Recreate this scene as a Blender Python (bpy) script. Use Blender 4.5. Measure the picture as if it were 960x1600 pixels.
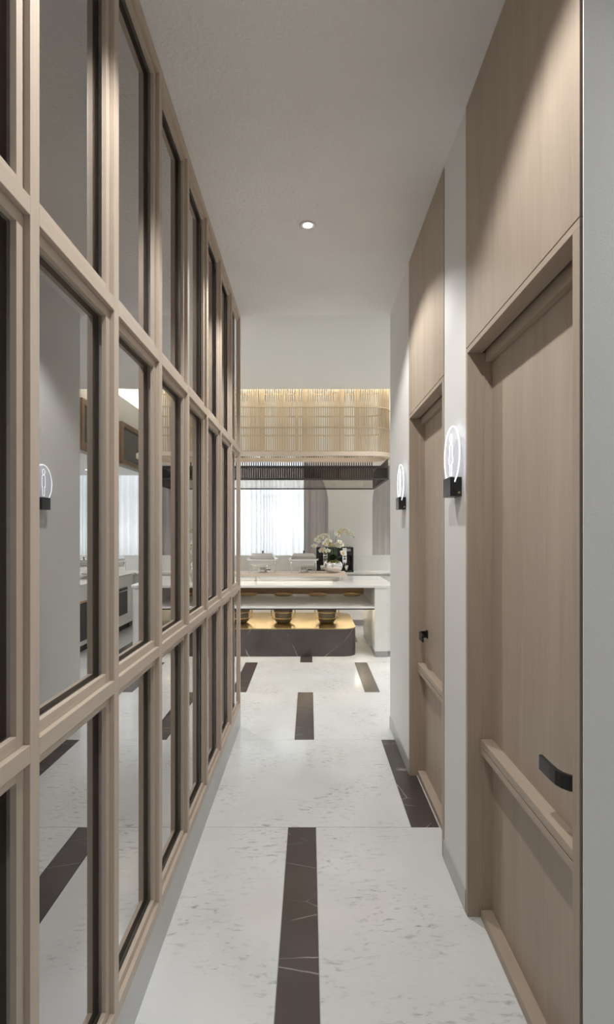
import bpy, bmesh, math, random
from mathutils import Vector, Matrix
random.seed(7)
for o in list(bpy.data.objects):
    bpy.data.objects.remove(o)
scene = bpy.context.scene
COL = scene.collection
PI = math.pi

# ------------------------------------------------------------------ camera
cam_d = bpy.data.cameras.new('camera')
cam = bpy.data.objects.new('camera', cam_d); COL.objects.link(cam)
cam.location = (0, 0, 1.5); cam.rotation_euler = (PI/2, 0, 0)
cam_d.sensor_fit = 'AUTO'; cam_d.sensor_width = 36.0
cam_d.lens = 850/1600*36
cam_d.shift_x = -4/1600; cam_d.shift_y = 31/1600
cam_d.clip_start = 0.02
scene.camera = cam

# ------------------------------------------------------------------ world, exposure
W = bpy.data.worlds.new('daylight'); scene.world = W; W.use_nodes = True
bg = W.node_tree.nodes['Background']
bg.inputs['Color'].default_value = (0.93, 0.97, 1.0, 1); bg.inputs['Strength'].default_value = 2.0
vs = scene.view_settings
vs.view_transform = 'Standard'; vs.look = 'None'; vs.gamma = 1.0; vs.use_curve_mapping = False
vs.exposure = 0.70
try: scene.cycles.diffuse_bounces = 7
except Exception: pass

SPOT_W = 51.0          # one corridor downlight
ROOM_W = 68.0         # one restaurant downlight
CANOPY_GLOW = 5.0             # strength of the strip added inside the canopy

# key dimensions (metres)
XR = 0.618             # white face of the right wall
XL = -0.534            # front of the lattice
XM = -0.571            # mirror plane
ZC = 3.169             # corridor ceiling
YE = 4.20              # end of the corridor

# ------------------------------------------------------------------ materials
MATS = {}
def new_mat(name):
    m = bpy.data.materials.new(name); m.use_nodes = True
    nt = m.node_tree; b = nt.nodes['Principled BSDF']
    MATS[name] = m
    return m, nt, b
def N(nt, t, **kw):
    n = nt.nodes.new(t)
    for k, v in kw.items(): setattr(n, k, v)
    return n
def ramp(nt, stops):
    r = N(nt, 'ShaderNodeValToRGB')
    e = r.color_ramp.elements
    while len(e) < len(stops): e.new(0.5)
    for q, (p, c) in zip(e, stops):
        q.position = p; q.color = (*c, 1)
    return r
def plain(name, c, rough=0.5, metal=0.0, bump=0.0, bscale=60, var=0.05, emit=None, es=0.0, spec=None):
    m, nt, b = new_mat(name)
    tc = N(nt, 'ShaderNodeTexCoord')
    nz = N(nt, 'ShaderNodeTexNoise'); nz.inputs['Scale'].default_value = bscale; nz.inputs['Detail'].default_value = 4
    nt.links.new(tc.outputs['Object'], nz.inputs['Vector'])
    r = ramp(nt, [(0.3, tuple(max(0, x*(1-var)) for x in c)), (0.7, tuple(min(1, x*(1+var)) for x in c))])
    nt.links.new(nz.outputs['Fac'], r.inputs['Fac']); nt.links.new(r.outputs['Color'], b.inputs['Base Color'])
    b.inputs['Roughness'].default_value = rough; b.inputs['Metallic'].default_value = metal
    if spec is not None: b.inputs['Specular IOR Level'].default_value = spec
    if bump:
        bp = N(nt, 'ShaderNodeBump'); bp.inputs['Strength'].default_value = bump; bp.inputs['Distance'].default_value = 0.01
        nt.links.new(nz.outputs['Fac'], bp.inputs['Height']); nt.links.new(bp.outputs['Normal'], b.inputs['Normal'])
    if emit:
        b.inputs['Emission Color'].default_value = (*emit, 1); b.inputs['Emission Strength'].default_value = es
    return m
def wood(name, c1, c2, axis='Z', rough=0.5):
    m, nt, b = new_mat(name)
    tc = N(nt, 'ShaderNodeTexCoord'); oi = N(nt, 'ShaderNodeObjectInfo')
    ad = N(nt, 'ShaderNodeVectorMath', operation='ADD')
    sc = N(nt, 'ShaderNodeVectorMath', operation='SCALE'); sc.inputs[0].default_value = (7.3, 3.1, 5.7)
    nt.links.new(oi.outputs['Random'], sc.inputs['Scale'])
    nt.links.new(tc.outputs['Object'], ad.inputs[0]); nt.links.new(sc.outputs['Vector'], ad.inputs[1])
    mp = N(nt, 'ShaderNodeMapping')
    s = {'X': (0.9, 13, 13), 'Y': (13, 0.9, 13), 'Z': (13, 13, 0.9)}[axis]
    mp.inputs['Scale'].default_value = s
    nt.links.new(ad.outputs['Vector'], mp.inputs['Vector'])
    n1 = N(nt, 'ShaderNodeTexNoise'); n1.inputs['Scale'].default_value = 0.75; n1.inputs['Detail'].default_value = 5; n1.inputs['Distortion'].default_value = 0.6
    n2 = N(nt, 'ShaderNodeTexNoise'); n2.inputs['Scale'].default_value = 7; n2.inputs['Detail'].default_value = 6
    nt.links.new(mp.outputs['Vector'], n1.inputs['Vector']); nt.links.new(mp.outputs['Vector'], n2.inputs['Vector'])
    mx = N(nt, 'ShaderNodeMath', operation='MULTIPLY_ADD'); mx.inputs[1].default_value = 0.35
    nt.links.new(n2.outputs['Fac'], mx.inputs[0]); 
    m2 = N(nt, 'ShaderNodeMath', operation='MULTIPLY'); m2.inputs[1].default_value = 0.65
    nt.links.new(n1.outputs['Fac'], m2.inputs[0]); nt.links.new(m2.outputs[0], mx.inputs[2])
    r = ramp(nt, [(0.32, c1), (0.68, c2)])
    nt.links.new(mx.outputs[0], r.inputs['Fac']); nt.links.new(r.outputs['Color'], b.inputs['Base Color'])
    b.inputs['Roughness'].default_value = rough
    bp = N(nt, 'ShaderNodeBump'); bp.inputs['Strength'].default_value = 0.06; bp.inputs['Distance'].default_value = 0.003
    nt.links.new(n2.outputs['Fac'], bp.inputs['Height']); nt.links.new(bp.outputs['Normal'], b.inputs['Normal'])
    return m
W1, W2 = (0.375, 0.302, 0.238), (0.470, 0.390, 0.312)
wood('wood_upright', W1, W2, 'Z'); wood('wood_along', W1, W2, 'Y'); wood('wood_across', W1, W2, 'X')
LW1, LW2 = (0.475, 0.394, 0.320), (0.585, 0.498, 0.412)
wood('lattice_upright', LW1, LW2, 'Z'); wood('lattice_along', LW1, LW2, 'Y')
wood('wood_pale', (0.60, 0.50, 0.40), (0.70, 0.60, 0.50), 'X')
wood('wood_slat', (0.47, 0.385, 0.275), (0.57, 0.475, 0.35), 'Z')
wood('wood_dark', (0.17, 0.10, 0.055), (0.26, 0.16, 0.09), 'X')
wood('wood_frame', (0.20, 0.13, 0.08), (0.30, 0.21, 0.14), 'Z')
plain('slat_dark', (0.05, 0.042, 0.038), 0.5)
plain('paint', (0.80, 0.80, 0.79), 0.75, bump=0.04, bscale=220, var=0.015)
plain('paint_smooth', (0.80, 0.80, 0.79), 0.8, var=0.01)
plain('joint', (0.50, 0.49, 0.47), 0.8)
plain('black_metal', (0.012, 0.012, 0.013), 0.38, var=0.1)
plain('black_plastic', (0.014, 0.013, 0.013), 0.3, var=0.1)
plain('steel', (0.72, 0.70, 0.68), 0.16, 1.0, var=0.03)
plain('chrome', (0.80, 0.79, 0.78), 0.06, 1.0, var=0.02)
plain('grey_metal', (0.40, 0.40, 0.40), 0.35, 1.0, var=0.05)
plain('brass', (0.62, 0.47, 0.23), 0.30, 1.0, var=0.05, bscale=20)
plain('pot_grey', (0.085, 0.075, 0.066), 0.35, 0.3)
plain('drape', (0.58, 0.54, 0.51), 0.9, bump=0.1, bscale=400)
plain('leaf', (0.022, 0.055, 0.020), 0.4, var=0.4, bscale=20)
plain('stem', (0.10, 0.16, 0.04), 0.5, var=0.3)
plain('moss', (0.17, 0.17, 0.03), 0.95, bump=1.0, bscale=120, var=0.5)
plain('petal', (0.86, 0.85, 0.78), 0.6, var=0.06)
plain('flower_heart', (0.72, 0.48, 0.08), 0.6, var=0.2)
plain('bud', (0.10, 0.07, 0.08), 0.5, var=0.3)
plain('ceramic', (0.82, 0.80, 0.76), 0.2)
plain('lens', (0.9, 0.9, 0.9), 0.4, emit=(1.0, 0.95, 0.88), es=14)
plain('led_canopy_added', (0.9, 0.9, 0.9), 0.5, emit=(1.0, 0.90, 0.70), es=CANOPY_GLOW)
plain('led_cove', (0.9, 0.9, 0.9), 0.5, emit=(1.0, 0.91, 0.74), es=34)
plain('led_buffet', (0.9, 0.9, 0.9), 0.5, emit=(1.0, 0.86, 0.60), es=17)
plain('led_white', (0.9, 0.9, 0.9), 0.5, emit=(1.0, 0.93, 0.82), es=5)
plain('sign_glow', (0.9, 0.9, 0.95), 0.4, emit=(0.92, 0.94, 1.0), es=1.1)
plain('bezel', (0.030, 0.022, 0.018), 0.8, spec=0.05)
plain('gap_shade_dark', (0.02, 0.015, 0.012), 0.8)
plain('screen_glass', (0.035, 0.034, 0.034), 0.08, var=0.1)

def stucco():
    m, nt, b = new_mat('stucco')
    tc = N(nt, 'ShaderNodeTexCoord')
    n1 = N(nt, 'ShaderNodeTexNoise'); n1.inputs['Scale'].default_value = 48; n1.inputs['Detail'].default_value = 8; n1.inputs['Roughness'].default_value = 0.65
    n2 = N(nt, 'ShaderNodeTexNoise'); n2.inputs['Scale'].default_value = 2.0; n2.inputs['Detail'].default_value = 4
    nt.links.new(tc.outputs['Object'], n1.inputs['Vector']); nt.links.new(tc.outputs['Object'], n2.inputs['Vector'])
    r = ramp(nt, [(0.3, (0.88, 0.865, 0.85)), (0.7, (0.94, 0.93, 0.92))])
    nt.links.new(n2.outputs['Fac'], r.inputs['Fac']); nt.links.new(r.outputs['Color'], b.inputs['Base Color'])
    b.inputs['Roughness'].default_value = 0.9
    bp = N(nt, 'ShaderNodeBump'); bp.inputs['Strength'].default_value = 0.8; bp.inputs['Distance'].default_value = 0.012
    nt.links.new(n1.outputs['Fac'], bp.inputs['Height']); nt.links.new(bp.outputs['Normal'], b.inputs['Normal'])
stucco()
def white_marble(name, base, fleck, rough, fl=(0.60, 0.70), amount=0.8):
    m, nt, b = new_mat(name)
    ge = N(nt, 'ShaderNodeNewGeometry')
    mp = N(nt, 'ShaderNodeMapping'); mp.inputs['Scale'].default_value = (11, 34, 20); mp.inputs['Rotation'].default_value = (0, 0, -0.4)
    nt.links.new(ge.outputs['Position'], mp.inputs['Vector'])
    n1 = N(nt, 'ShaderNodeTexNoise'); n1.inputs['Scale'].default_value = 1.6; n1.inputs['Detail'].default_value = 5; n1.inputs['Roughness'].default_value = 0.66; n1.inputs['Distortion'].default_value = 0.5
    nt.links.new(mp.outputs['Vector'], n1.inputs['Vector'])
    r1 = ramp(nt, [(fl[0], (0, 0, 0)), (fl[1], (1, 1, 1))]); nt.links.new(n1.outputs['Fac'], r1.inputs['Fac'])
    n2 = N(nt, 'ShaderNodeTexNoise'); n2.inputs['Scale'].default_value = 1.7; n2.inputs['Detail'].default_value = 6; n2.inputs['Distortion'].default_value = 1.5
    nt.links.new(ge.outputs['Position'], n2.inputs['Vector'])
    r2 = ramp(nt, [(0.35, tuple(x*0.93 for x in base)), (0.65, base)]); nt.links.new(n2.outputs['Fac'], r2.inputs['Fac'])
    n3 = N(nt, 'ShaderNodeTexNoise'); n3.inputs['Scale'].default_value = 2.6; n3.inputs['Detail'].default_value = 2
    nt.links.new(ge.outputs['Position'], n3.inputs['Vector'])
    r3 = ramp(nt, [(0.42, (0, 0, 0)), (0.62, (amount,)*3)]); nt.links.new(n3.outputs['Fac'], r3.inputs['Fac'])
    mu = N(nt, 'ShaderNodeMath', operation='MULTIPLY'); nt.links.new(r1.outputs['Color'], mu.inputs[0]); nt.links.new(r3.outputs['Color'], mu.inputs[1])
    mx = N(nt, 'ShaderNodeMixRGB'); nt.links.new(mu.outputs[0], mx.inputs['Fac']); nt.links.new(r2.outputs['Color'], mx.inputs['Color1'])
    mx.inputs['Color2'].default_value = (*fleck, 1)
    nt.links.new(mx.outputs['Color'], b.inputs['Base Color'])
    b.inputs['Roughness'].default_value = rough
white_marble('marble_floor', (0.76, 0.775, 0.78), (0.32, 0.33, 0.34), 0.13, (0.54, 0.70), 1.0)
white_marble('marble_counter', (0.80, 0.80, 0.78), (0.55, 0.55, 0.55), 0.22, (0.6, 0.75), 0.6)
white_marble('marble_grey', (0.48, 0.49, 0.48), (0.34, 0.34, 0.34), 0.3, (0.5, 0.75), 0.7)
def dark_marble(name, base, rough):
    m, nt, b = new_mat(name)
    ge = N(nt, 'ShaderNodeNewGeometry')
    nz = N(nt, 'ShaderNodeTexNoise'); nz.inputs['Scale'].default_value = 2.0; nz.inputs['Detail'].default_value = 5
    nt.links.new(ge.outputs['Position'], nz.inputs['Vector'])
    ma = N(nt, 'ShaderNodeVectorMath', operation='MULTIPLY_ADD'); ma.inputs[1].default_value = (0.05, 0.05, 0.05)
    nt.links.new(nz.outputs['Color'], ma.inputs[0]); nt.links.new(ge.outputs['Position'], ma.inputs[2])
    mp = N(nt, 'ShaderNodeMapping'); mp.inputs['Rotation'].default_value = (0.5, 0.3, 0.75); mp.inputs['Scale'].default_value = (1.0, 2.6, 1.7)
    nt.links.new(ma.outputs['Vector'], mp.inputs['Vector'])
    vo = N(nt, 'ShaderNodeTexVoronoi', feature='DISTANCE_TO_EDGE'); vo.inputs['Scale'].default_value = 1.5
    nt.links.new(mp.outputs['Vector'], vo.inputs['Vector'])
    r = ramp(nt, [(0.0, (1, 1, 1)), (0.007, (0, 0, 0))]); nt.links.new(vo.outputs['Distance'], r.inputs['Fac'])
    n2 = N(nt, 'ShaderNodeTexNoise'); n2.inputs['Scale'].default_value = 5; nt.links.new(ge.outputs['Position'], n2.inputs['Vector'])
    r2 = ramp(nt, [(0.45, (0, 0, 0)), (0.68, (0.75, 0.75, 0.75))]); nt.links.new(n2.outputs['Fac'], r2.inputs['Fac'])
    mu = N(nt, 'ShaderNodeMath', operation='MULTIPLY'); nt.links.new(r.outputs['Color'], mu.inputs[0]); nt.links.new(r2.outputs['Color'], mu.inputs[1])
    mx = N(nt, 'ShaderNodeMixRGB'); nt.links.new(mu.outputs[0], mx.inputs['Fac'])
    r4 = ramp(nt, [(0.3, tuple(x*0.8 for x in base)), (0.7, tuple(x*1.2 for x in base))]); nt.links.new(nz.outputs['Fac'], r4.inputs['Fac'])
    nt.links.new(r4.outputs['Color'], mx.inputs['Color1']); mx.inputs['Color2'].default_value = (0.62, 0.58, 0.54, 1)
    nt.links.new(mx.outputs['Color'], b.inputs['Base Color'])
    b.inputs['Roughness'].default_value = rough
dark_marble('marble_dark', (0.078, 0.062, 0.060), 0.22)
def mirror():
    m, nt, b = new_mat('mirror')
    nz = N(nt, 'ShaderNodeTexNoise'); nz.inputs['Scale'].default_value = 2
    r = ramp(nt, [(0.3, (0.52, 0.515, 0.51)), (0.7, (0.535, 0.53, 0.525))])
    nt.links.new(nz.outputs['Fac'], r.inputs['Fac']); nt.links.new(r.outputs['Color'], b.inputs['Base Color'])
    b.inputs['Metallic'].default_value = 1.0; b.inputs['Roughness'].default_value = 0.0
mirror()
def thin_glass(name, tint, gloss=0.08):
    m, nt, b = new_mat(name); nt.nodes.remove(b)
    out = [n for n in nt.nodes if n.type == 'OUTPUT_MATERIAL'][0]
    t = N(nt, 'ShaderNodeBsdfTransparent'); t.inputs['Color'].default_value = (*tint, 1)
    g = N(nt, 'ShaderNodeBsdfGlossy'); g.inputs['Roughness'].default_value = 0.02; g.inputs['Color'].default_value = (0.9, 0.9, 0.9, 1)
    mx = N(nt, 'ShaderNodeMixShader'); mx.inputs['Fac'].default_value = gloss
    nt.links.new(t.outputs[0], mx.inputs[1]); nt.links.new(g.outputs[0], mx.inputs[2]); nt.links.new(mx.outputs[0], out.inputs['Surface'])
thin_glass('window_glass', (0.95, 0.97, 0.98)); thin_glass('smoked_glass', (0.42, 0.385, 0.365), 0.05); thin_glass('smoked_glass_pale', (0.82, 0.80, 0.78), 0.05)
def acrylic():
    m, nt, b = new_mat('acrylic'); 
    out = [n for n in nt.nodes if n.type == 'OUTPUT_MATERIAL'][0]
    b.inputs['Base Color'].default_value = (0.8, 0.82, 0.9, 1); b.inputs['Roughness'].default_value = 0.3
    b.inputs['Emission Color'].default_value = (0.85, 0.89, 1, 1); b.inputs['Emission Strength'].default_value = 0.12
    t = N(nt, 'ShaderNodeBsdfTransparent')
    mx = N(nt, 'ShaderNodeMixShader'); mx.inputs['Fac'].default_value = 0.28
    nt.links.new(t.outputs[0], mx.inputs[1]); nt.links.new(b.outputs[0], mx.inputs[2]); nt.links.new(mx.outputs[0], out.inputs['Surface'])
acrylic()
def sheer():
    m, nt, b = new_mat('sheer'); nt.nodes.remove(b)
    out = [n for n in nt.nodes if n.type == 'OUTPUT_MATERIAL'][0]
    tc = N(nt, 'ShaderNodeTexCoord'); wv = N(nt, 'ShaderNodeTexNoise'); wv.inputs['Scale'].default_value = 300
    nt.links.new(tc.outputs['Object'], wv.inputs['Vector'])
    r = ramp(nt, [(0.3, (0.86, 0.86, 0.86)), (0.7, (0.92, 0.92, 0.92))]); nt.links.new(wv.outputs['Fac'], r.inputs['Fac'])
    d = N(nt, 'ShaderNodeBsdfDiffuse'); tl = N(nt, 'ShaderNodeBsdfTranslucent'); tr = N(nt, 'ShaderNodeBsdfTransparent')
    nt.links.new(r.outputs['Color'], d.inputs['Color']); nt.links.new(r.outputs['Color'], tl.inputs['Color'])
    m1 = N(nt, 'ShaderNodeMixShader'); m1.inputs['Fac'].default_value = 0.6
    nt.links.new(d.outputs[0], m1.inputs[1]); nt.links.new(tl.outputs[0], m1.inputs[2])
    m2 = N(nt, 'ShaderNodeMixShader'); m2.inputs['Fac'].default_value = 0.05
    nt.links.new(m1.outputs[0], m2.inputs[1]); nt.links.new(tr.outputs[0], m2.inputs[2]); nt.links.new(m2.outputs[0], out.inputs['Surface'])
sheer()

# ------------------------------------------------------------------ mesh helpers
def box(bm, x0, x1, y0, y1, z0, z1, bev=0.0):
    b2 = bmesh.new()
    bmesh.ops.create_cube(b2, size=1)
    for v in b2.verts:
        v.co = Vector(((x0+x1)/2 + v.co.x*(x1-x0), (y0+y1)/2 + v.co.y*(y1-y0), (z0+z1)/2 + v.co.z*(z1-z0)))
    if bev: bmesh.ops.bevel(b2, geom=b2.edges[:], offset=bev, segments=2, affect='EDGES', profile=0.6)
    merge(bm, b2)
def merge(bm, b2):
    me = bpy.data.meshes.new('t'); b2.to_mesh(me); b2.free(); bm.from_mesh(me); bpy.data.meshes.remove(me)
def lathe(bm, prof, n=32, c=(0, 0, 0)):
    rings = []
    for r, z in prof:
        if r <= 1e-6: rings.append([bm.verts.new((c[0], c[1], c[2]+z))])
        else: rings.append([bm.verts.new((c[0]+r*math.cos(2*PI*i/n), c[1]+r*math.sin(2*PI*i/n), c[2]+z)) for i in range(n)])
    for a, b in zip(rings, rings[1:]):
        for i in range(n):
            j = (i+1) % n
            if len(a) == 1 and len(b) == 1: continue
            if len(a) == 1: f = (a[0], b[j], b[i])
            elif len(b) == 1: f = (a[i], a[j], b[0])
            else: f = (a[i], a[j], b[j], b[i])
            try: bm.faces.new(f)
            except ValueError: pass
def tube(bm, pts, r, n=8, closed=False):
    pts = [Vector(p) for p in pts]; m = len(pts); rings = []
    up = Vector((0, 0, 1))
    prev = None
    for i, p in enumerate(pts):
        if closed: t = (pts[(i+1) % m]-pts[i-1])
        else: t = pts[min(i+1, m-1)]-pts[max(i-1, 0)]
        t.normalize()
        a = prev if prev is not None else (up if abs(t.dot(up)) < 0.9 else Vector((1, 0, 0)))
        a = (a - t*a.dot(t)); a.normalize(); b = t.cross(a); prev = a
        rr = r[i] if isinstance(r, (list, tuple)) else r
        rings.append([bm.verts.new(p + a*rr*math.cos(2*PI*k/n) + b*rr*math.sin(2*PI*k/n)) for k in range(n)])
    seq = list(zip(rings, rings[1:])) + ([(rings[-1], rings[0])] if closed else [])
    for A, B in seq:
        for k in range(n):
            bm.faces.new((A[k], A[(k+1) % n], B[(k+1) % n], B[k]))
    if not closed:
        bm.faces.new(list(reversed(rings[0]))); bm.faces.new(rings[-1])
def sweep_rect(bm, pts, w, h, closed=True):
    """horizontal path, upright rectangular section w wide, h tall; points give the bottom centre"""
    m = len(pts); rings = []
    for i, p in enumerate(pts):
        p = Vector(p)
        t = (Vector(pts[(i+1) % m])-Vector(pts[i-1])) if closed else (Vector(pts[min(i+1, m-1)])-Vector(pts[max(i-1, 0)]))
        t.z = 0; t.normalize(); nn = Vector((-t.y, t.x, 0))
        rings.append([bm.verts.new(p+nn*w/2), bm.verts.new(p-nn*w/2), bm.verts.new(p-nn*w/2+Vector((0, 0, h))), bm.verts.new(p+nn*w/2+Vector((0, 0, h)))])
    seq = list(zip(rings, rings[1:])) + ([(rings[-1], rings[0])] if closed else [])
    for A, B in seq:
        for k in range(4): bm.faces.new((A[k], A[(k+1) % 4], B[(k+1) % 4], B[k]))
    if not closed:
        bm.faces.new(list(reversed(rings[0]))); bm.faces.new(rings[-1])
def prism(bm, outline, d0, d1, axis='Z'):
    """extrude a 2-D outline along axis; outline coordinates are the two others in x,y,z order"""
    def P(a, b, d):
        return {'Z': (a, b, d), 'Y': (a, d, b), 'X': (d, a, b)}[axis]
    A = [bm.verts.new(P(a, b, d0)) for a, b in outline]; B = [bm.verts.new(P(a, b, d1)) for a, b in outline]
    n = len(outline)
    bm.faces.new(A); bm.faces.new(list(reversed(B)))
    for i in range(n): bm.faces.new((A[i], B[i], B[(i+1) % n], A[(i+1) % n]))
def round_rect(x0, x1, y0, y1, r, n=8, corners=(1, 1, 1, 1)):
    pts = []
    cs = [(x1-r, y1-r, 0), (x0+r, y1-r, 1), (x0+r, y0+r, 2), (x1-r, y0+r, 3)]
    ex = [(x1, y1), (x0, y1), (x0, y0), (x1, y0)]
    for (cx, cy, k), e, on in zip(cs, ex, corners):
        if not on: pts.append(e); continue
        for i in range(n+1):
            a = PI/2*k + PI/2*i/n
            pts.append((cx+r*math.cos(a), cy+r*math.sin(a)))
    return pts
def obj(name, bm, mat, parent=None, smooth=False, loc=None, autos=False):
    bmesh.ops.recalc_face_normals(bm, faces=bm.faces[:])
    me = bpy.data.meshes.new(name); bm.to_mesh(me); bm.free()
    me.materials.append(MATS[mat])
    if smooth:
        for p in me.polygons: p.use_smooth = True
        if autos:
            me.set_sharp_from_angle(angle=math.radians(40))
    o = bpy.data.objects.new(name, me); COL.objects.link(o)
    if parent: o.parent = parent
    if loc: o.location = loc
    return o
def bx(name, x0, x1, y0, y1, z0, z1, mat, parent=None, bev=0.0, local=True):
    """a box whose origin sits at its own base centre"""
    bm = bmesh.new(); cx, cy = (x0+x1)/2, (y0+y1)/2
    box(bm, x0-cx, x1-cx, y0-cy, y1-cy, 0, z1-z0, bev)
    return obj(name, bm, mat, parent, loc=(cx, cy, z0))
def tag(o, label=None, cat=None, group=None, kind=None):
    if label: o['label'] = label
    if cat: o['category'] = cat
    if group: o['group'] = group
    if kind: o['kind'] = kind
    return o
def empty(name, loc=(0, 0, 0), rz=0):
    o = bpy.data.objects.new(name, None); COL.objects.link(o); o.location = loc; o.rotation_euler.z = rz
    o.empty_display_size = 0.1
    return o
def inst(name, src, parent, loc, rot=(0, 0, 0), scale=(1, 1, 1)):
    o = bpy.data.objects.new(name, src); COL.objects.link(o); o.parent = parent; o.location = loc; o.rotation_euler = rot; o.scale = scale
    return o
def copy_tree(o, parent=None):
    c = o.copy(); COL.objects.link(c); c.parent = parent
    for ch in list(o.children): copy_tree(ch, c)
    return c
def S(o, label=None): tag(o, label, kind='structure'); return o

# ------------------------------------------------------------------ floor
ROOM = (-3.4, 3.3, 4.2, 9.4)
bm = bmesh.new(); box(bm, -3.6, 3.5, -1.9, 9.9, -0.10, -0.006)
floor = S(obj('floor', bm, 'joint'), 'pale marble tile floor with dark inlaid strips')
P = 1.163; SW = 0.142; PX = 0.626; G = 0.0012
tile_cache = {}
def tile(name, x0, x1, y0, y1, mat):
    k = (round(x1-x0, 4), round(y1-y0, 4), mat)
    if k not in tile_cache:
        bm = bmesh.new(); w, d = x1-x0, y1-y0
        box(bm, -w/2, w/2, -d/2, d/2, -0.006, 0)
        me = bpy.data.meshes.new(name); bm.to_mesh(me); bm.free(); me.materials.append(MATS[mat]); tile_cache[k] = me
    inst(name, tile_cache[k], floor, ((x0+x1)/2, (y0+y1)/2, 0))
for k in range(-3, 6):
    y0 = 2.762 + P*k; y1 = min(y0+P, 9.40)
    if y1 <= -1.0: continue
    lo, hi = ((-0.62, 2.65 if y0 < 1.2 else 0.86) if y1 < 4.0 else (-3.4, 3.3))
    odd = (k % 2 != 0)
    x = -0.038 + (0 if odd else PX) - 2*PX*4
    while x < hi + 2*PX:
        a, b = max(x-SW/2, lo), min(x+SW/2, hi)
        if b-a > 0.01: tile('inlay_strip', a+G, b-G, y0+G, y1-G, 'marble_dark')
        a, b = max(x+SW/2, lo), min(x+2*PX-SW/2, hi)
        if b-a > 0.01: tile('floor_tile', a+G, b-G, y0+G, y1-G, 'marble_floor')
        x += 2*PX

# ------------------------------------------------------------------ ceilings
bm = bmesh.new(); box(bm, -0.95, 0.95, -1.9, YE, ZC, ZC+0.1)
S(obj('ceiling', bm, 'stucco'), 'rough stucco ceiling over the corridor')
CY0, CX0, CX1, CY1 = 6.36, -2.6, 1.645, 9.25     # coffer opening
bm = bmesh.new()
box(bm, -3.4, 3.3, YE, CY0, ZC, ZC+0.06)
box(bm, -3.4, CX0, CY0, 9.4, ZC, ZC+0.06)
S(obj('ceiling', bm, 'paint_smooth'), 'smooth white ceiling of the dining room')
bm = bmesh.new()
box(bm, CX0-0.7, 2.6, CY0-0.7, 9.6, 3.72, 3.80)                       # coffer lid
box(bm, CX0-0.7, CX0-0.6, CY0-0.7, 9.6, ZC+0.06, 3.72)
box(bm, CX0-0.6, 2.6, CY0-0.7, CY0-0.6, ZC+0.06, 3.72)
box(bm, 2.5, 2.6, CY0-0.6, 9.6, 3.50, 3.72)
S(obj('ceiling', bm, 'paint_smooth'), 'raised coffer ceiling with a glowing cove')
bm = bmesh.new()                                                       # bulkhead over the side counter
box(bm, CX1, CX1+0.12, CY0, 9.25, 2.46, 3.50)
box(bm, CX1+0.12, 3.3, CY0, 9.25, 2.46, 2.56)
box(bm, CX1+0.12, 3.3, CY0, CY0+0.1, 2.56, ZC)
box(bm, CX1+0.12, 2.6, CY0+0.1, 9.25, 3.42, 3.50)
S(obj('wall_bulkhead', bm, 'paint'), 'grey bulkhead above the side counter')

# ------------------------------------------------------------------ corridor and room walls
bm = bmesh.new(); box(bm, -0.95, XM-0.008, -1.9, 4.205, 0, ZC)
S(obj('wall_left', bm, 'paint'), 'wall behind the mirror lattice')
D1 = (1.239, 2.140); D2 = (2.492, 3.368); XD = XR-0.003
bm = bmesh.new()
for a, b in ((D1[1]+0.001, D2[0]-0.001), (D2[1]+0.001, 4.17)):
    box(bm, XR, 0.80, a, b, 0, ZC)
box(bm, 0.80, 0.95, 1.24, 4.17, 0, ZC)
S(obj('wall_right', bm, 'paint'), 'white corridor wall between the wooden doors')
bm = bmesh.new(); box(bm, XR, 2.6, 1.2255, 1.229, 0, ZC); box(bm, 0.80, 2.6, 1.229, 1.239, 0, ZC)
S(obj('wall_return', bm, 'paint'), 'white wall end facing the lobby right of the nearest door')
bm = bmesh.new(); box(bm, -0.95, 2.7, -2.0, -1.9, 0, ZC)
S(obj('wall_rear', bm, 'paint'))
bm = bmesh.new(); box(bm, 2.6, 2.7, -1.9, 1.239, 0, ZC)
S(obj('wall_lobby', bm, 'paint'))
bm = bmesh.new(); box(bm, 0.951, 2.6, -1.9, 1.215, ZC, ZC+0.1)
S(obj('ceiling', bm, 'stucco'), 'stucco ceiling over the lobby')
bm = bmesh.new(); box(bm, -3.4, -0.955, 4.10, 4.20, 0, ZC); S(obj('wall_front_left', bm, 'paint'))
bm = bmesh.new(); box(bm, 0.955, 3.3, 4.07, 4.17, 0, ZC+0.03); S(obj('wall_front_right', bm, 'paint'))
bm = bmesh.new(); box(bm, -3.5, -3.4, 4.1, 9.9, 0, 3.8); S(obj('wall_side_left', bm, 'paint'))
bm = bmesh.new(); box(bm, 3.3, 3.4, 4.07, 9.9, 0, 3.8); S(obj('wall_side_right', bm, 'paint'))
# back wall with two round-cornered windows
WZ0, WZ1, WR = 1.097, 2.84, 0.85
WL = (-3.0, 0.32); WRR = (1.07, 3.1)
bm = bmesh.new()
box(bm, -3.4, 3.3, 9.25, 9.40, 0, WZ0)
box(bm, -3.4, 3.3, 9.25, 9.40, WZ1, 3.72)
def arc(cx, cz, r, a0, a1, n=14):
    return [(cx+r*math.cos(a0+(a1-a0)*i/n), cz+r*math.sin(a0+(a1-a0)*i/n)) for i in range(n+1)]
prism(bm, [(WL[1], WZ0)] + arc(WL[1]-WR, WZ1-WR, WR, 0, PI/2) + arc(WRR[0]+WR, WZ1-WR, WR, PI/2, PI) + [(WRR[0], WZ0)], 9.25, 9.40, 'Y')
prism(bm, [(-3.4, WZ0), (-3.4, WZ1)] + arc(WL[0]+WR, WZ1-WR, WR, PI/2, PI) + [(WL[0], WZ0)], 9.25, 9.40, 'Y')
prism(bm, [(WRR[1], WZ0)] + arc(WRR[1]-WR, WZ1-WR, WR, 0, PI/2) + [(3.3, WZ1), (3.3, WZ0)], 9.25, 9.40, 'Y')
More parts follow.
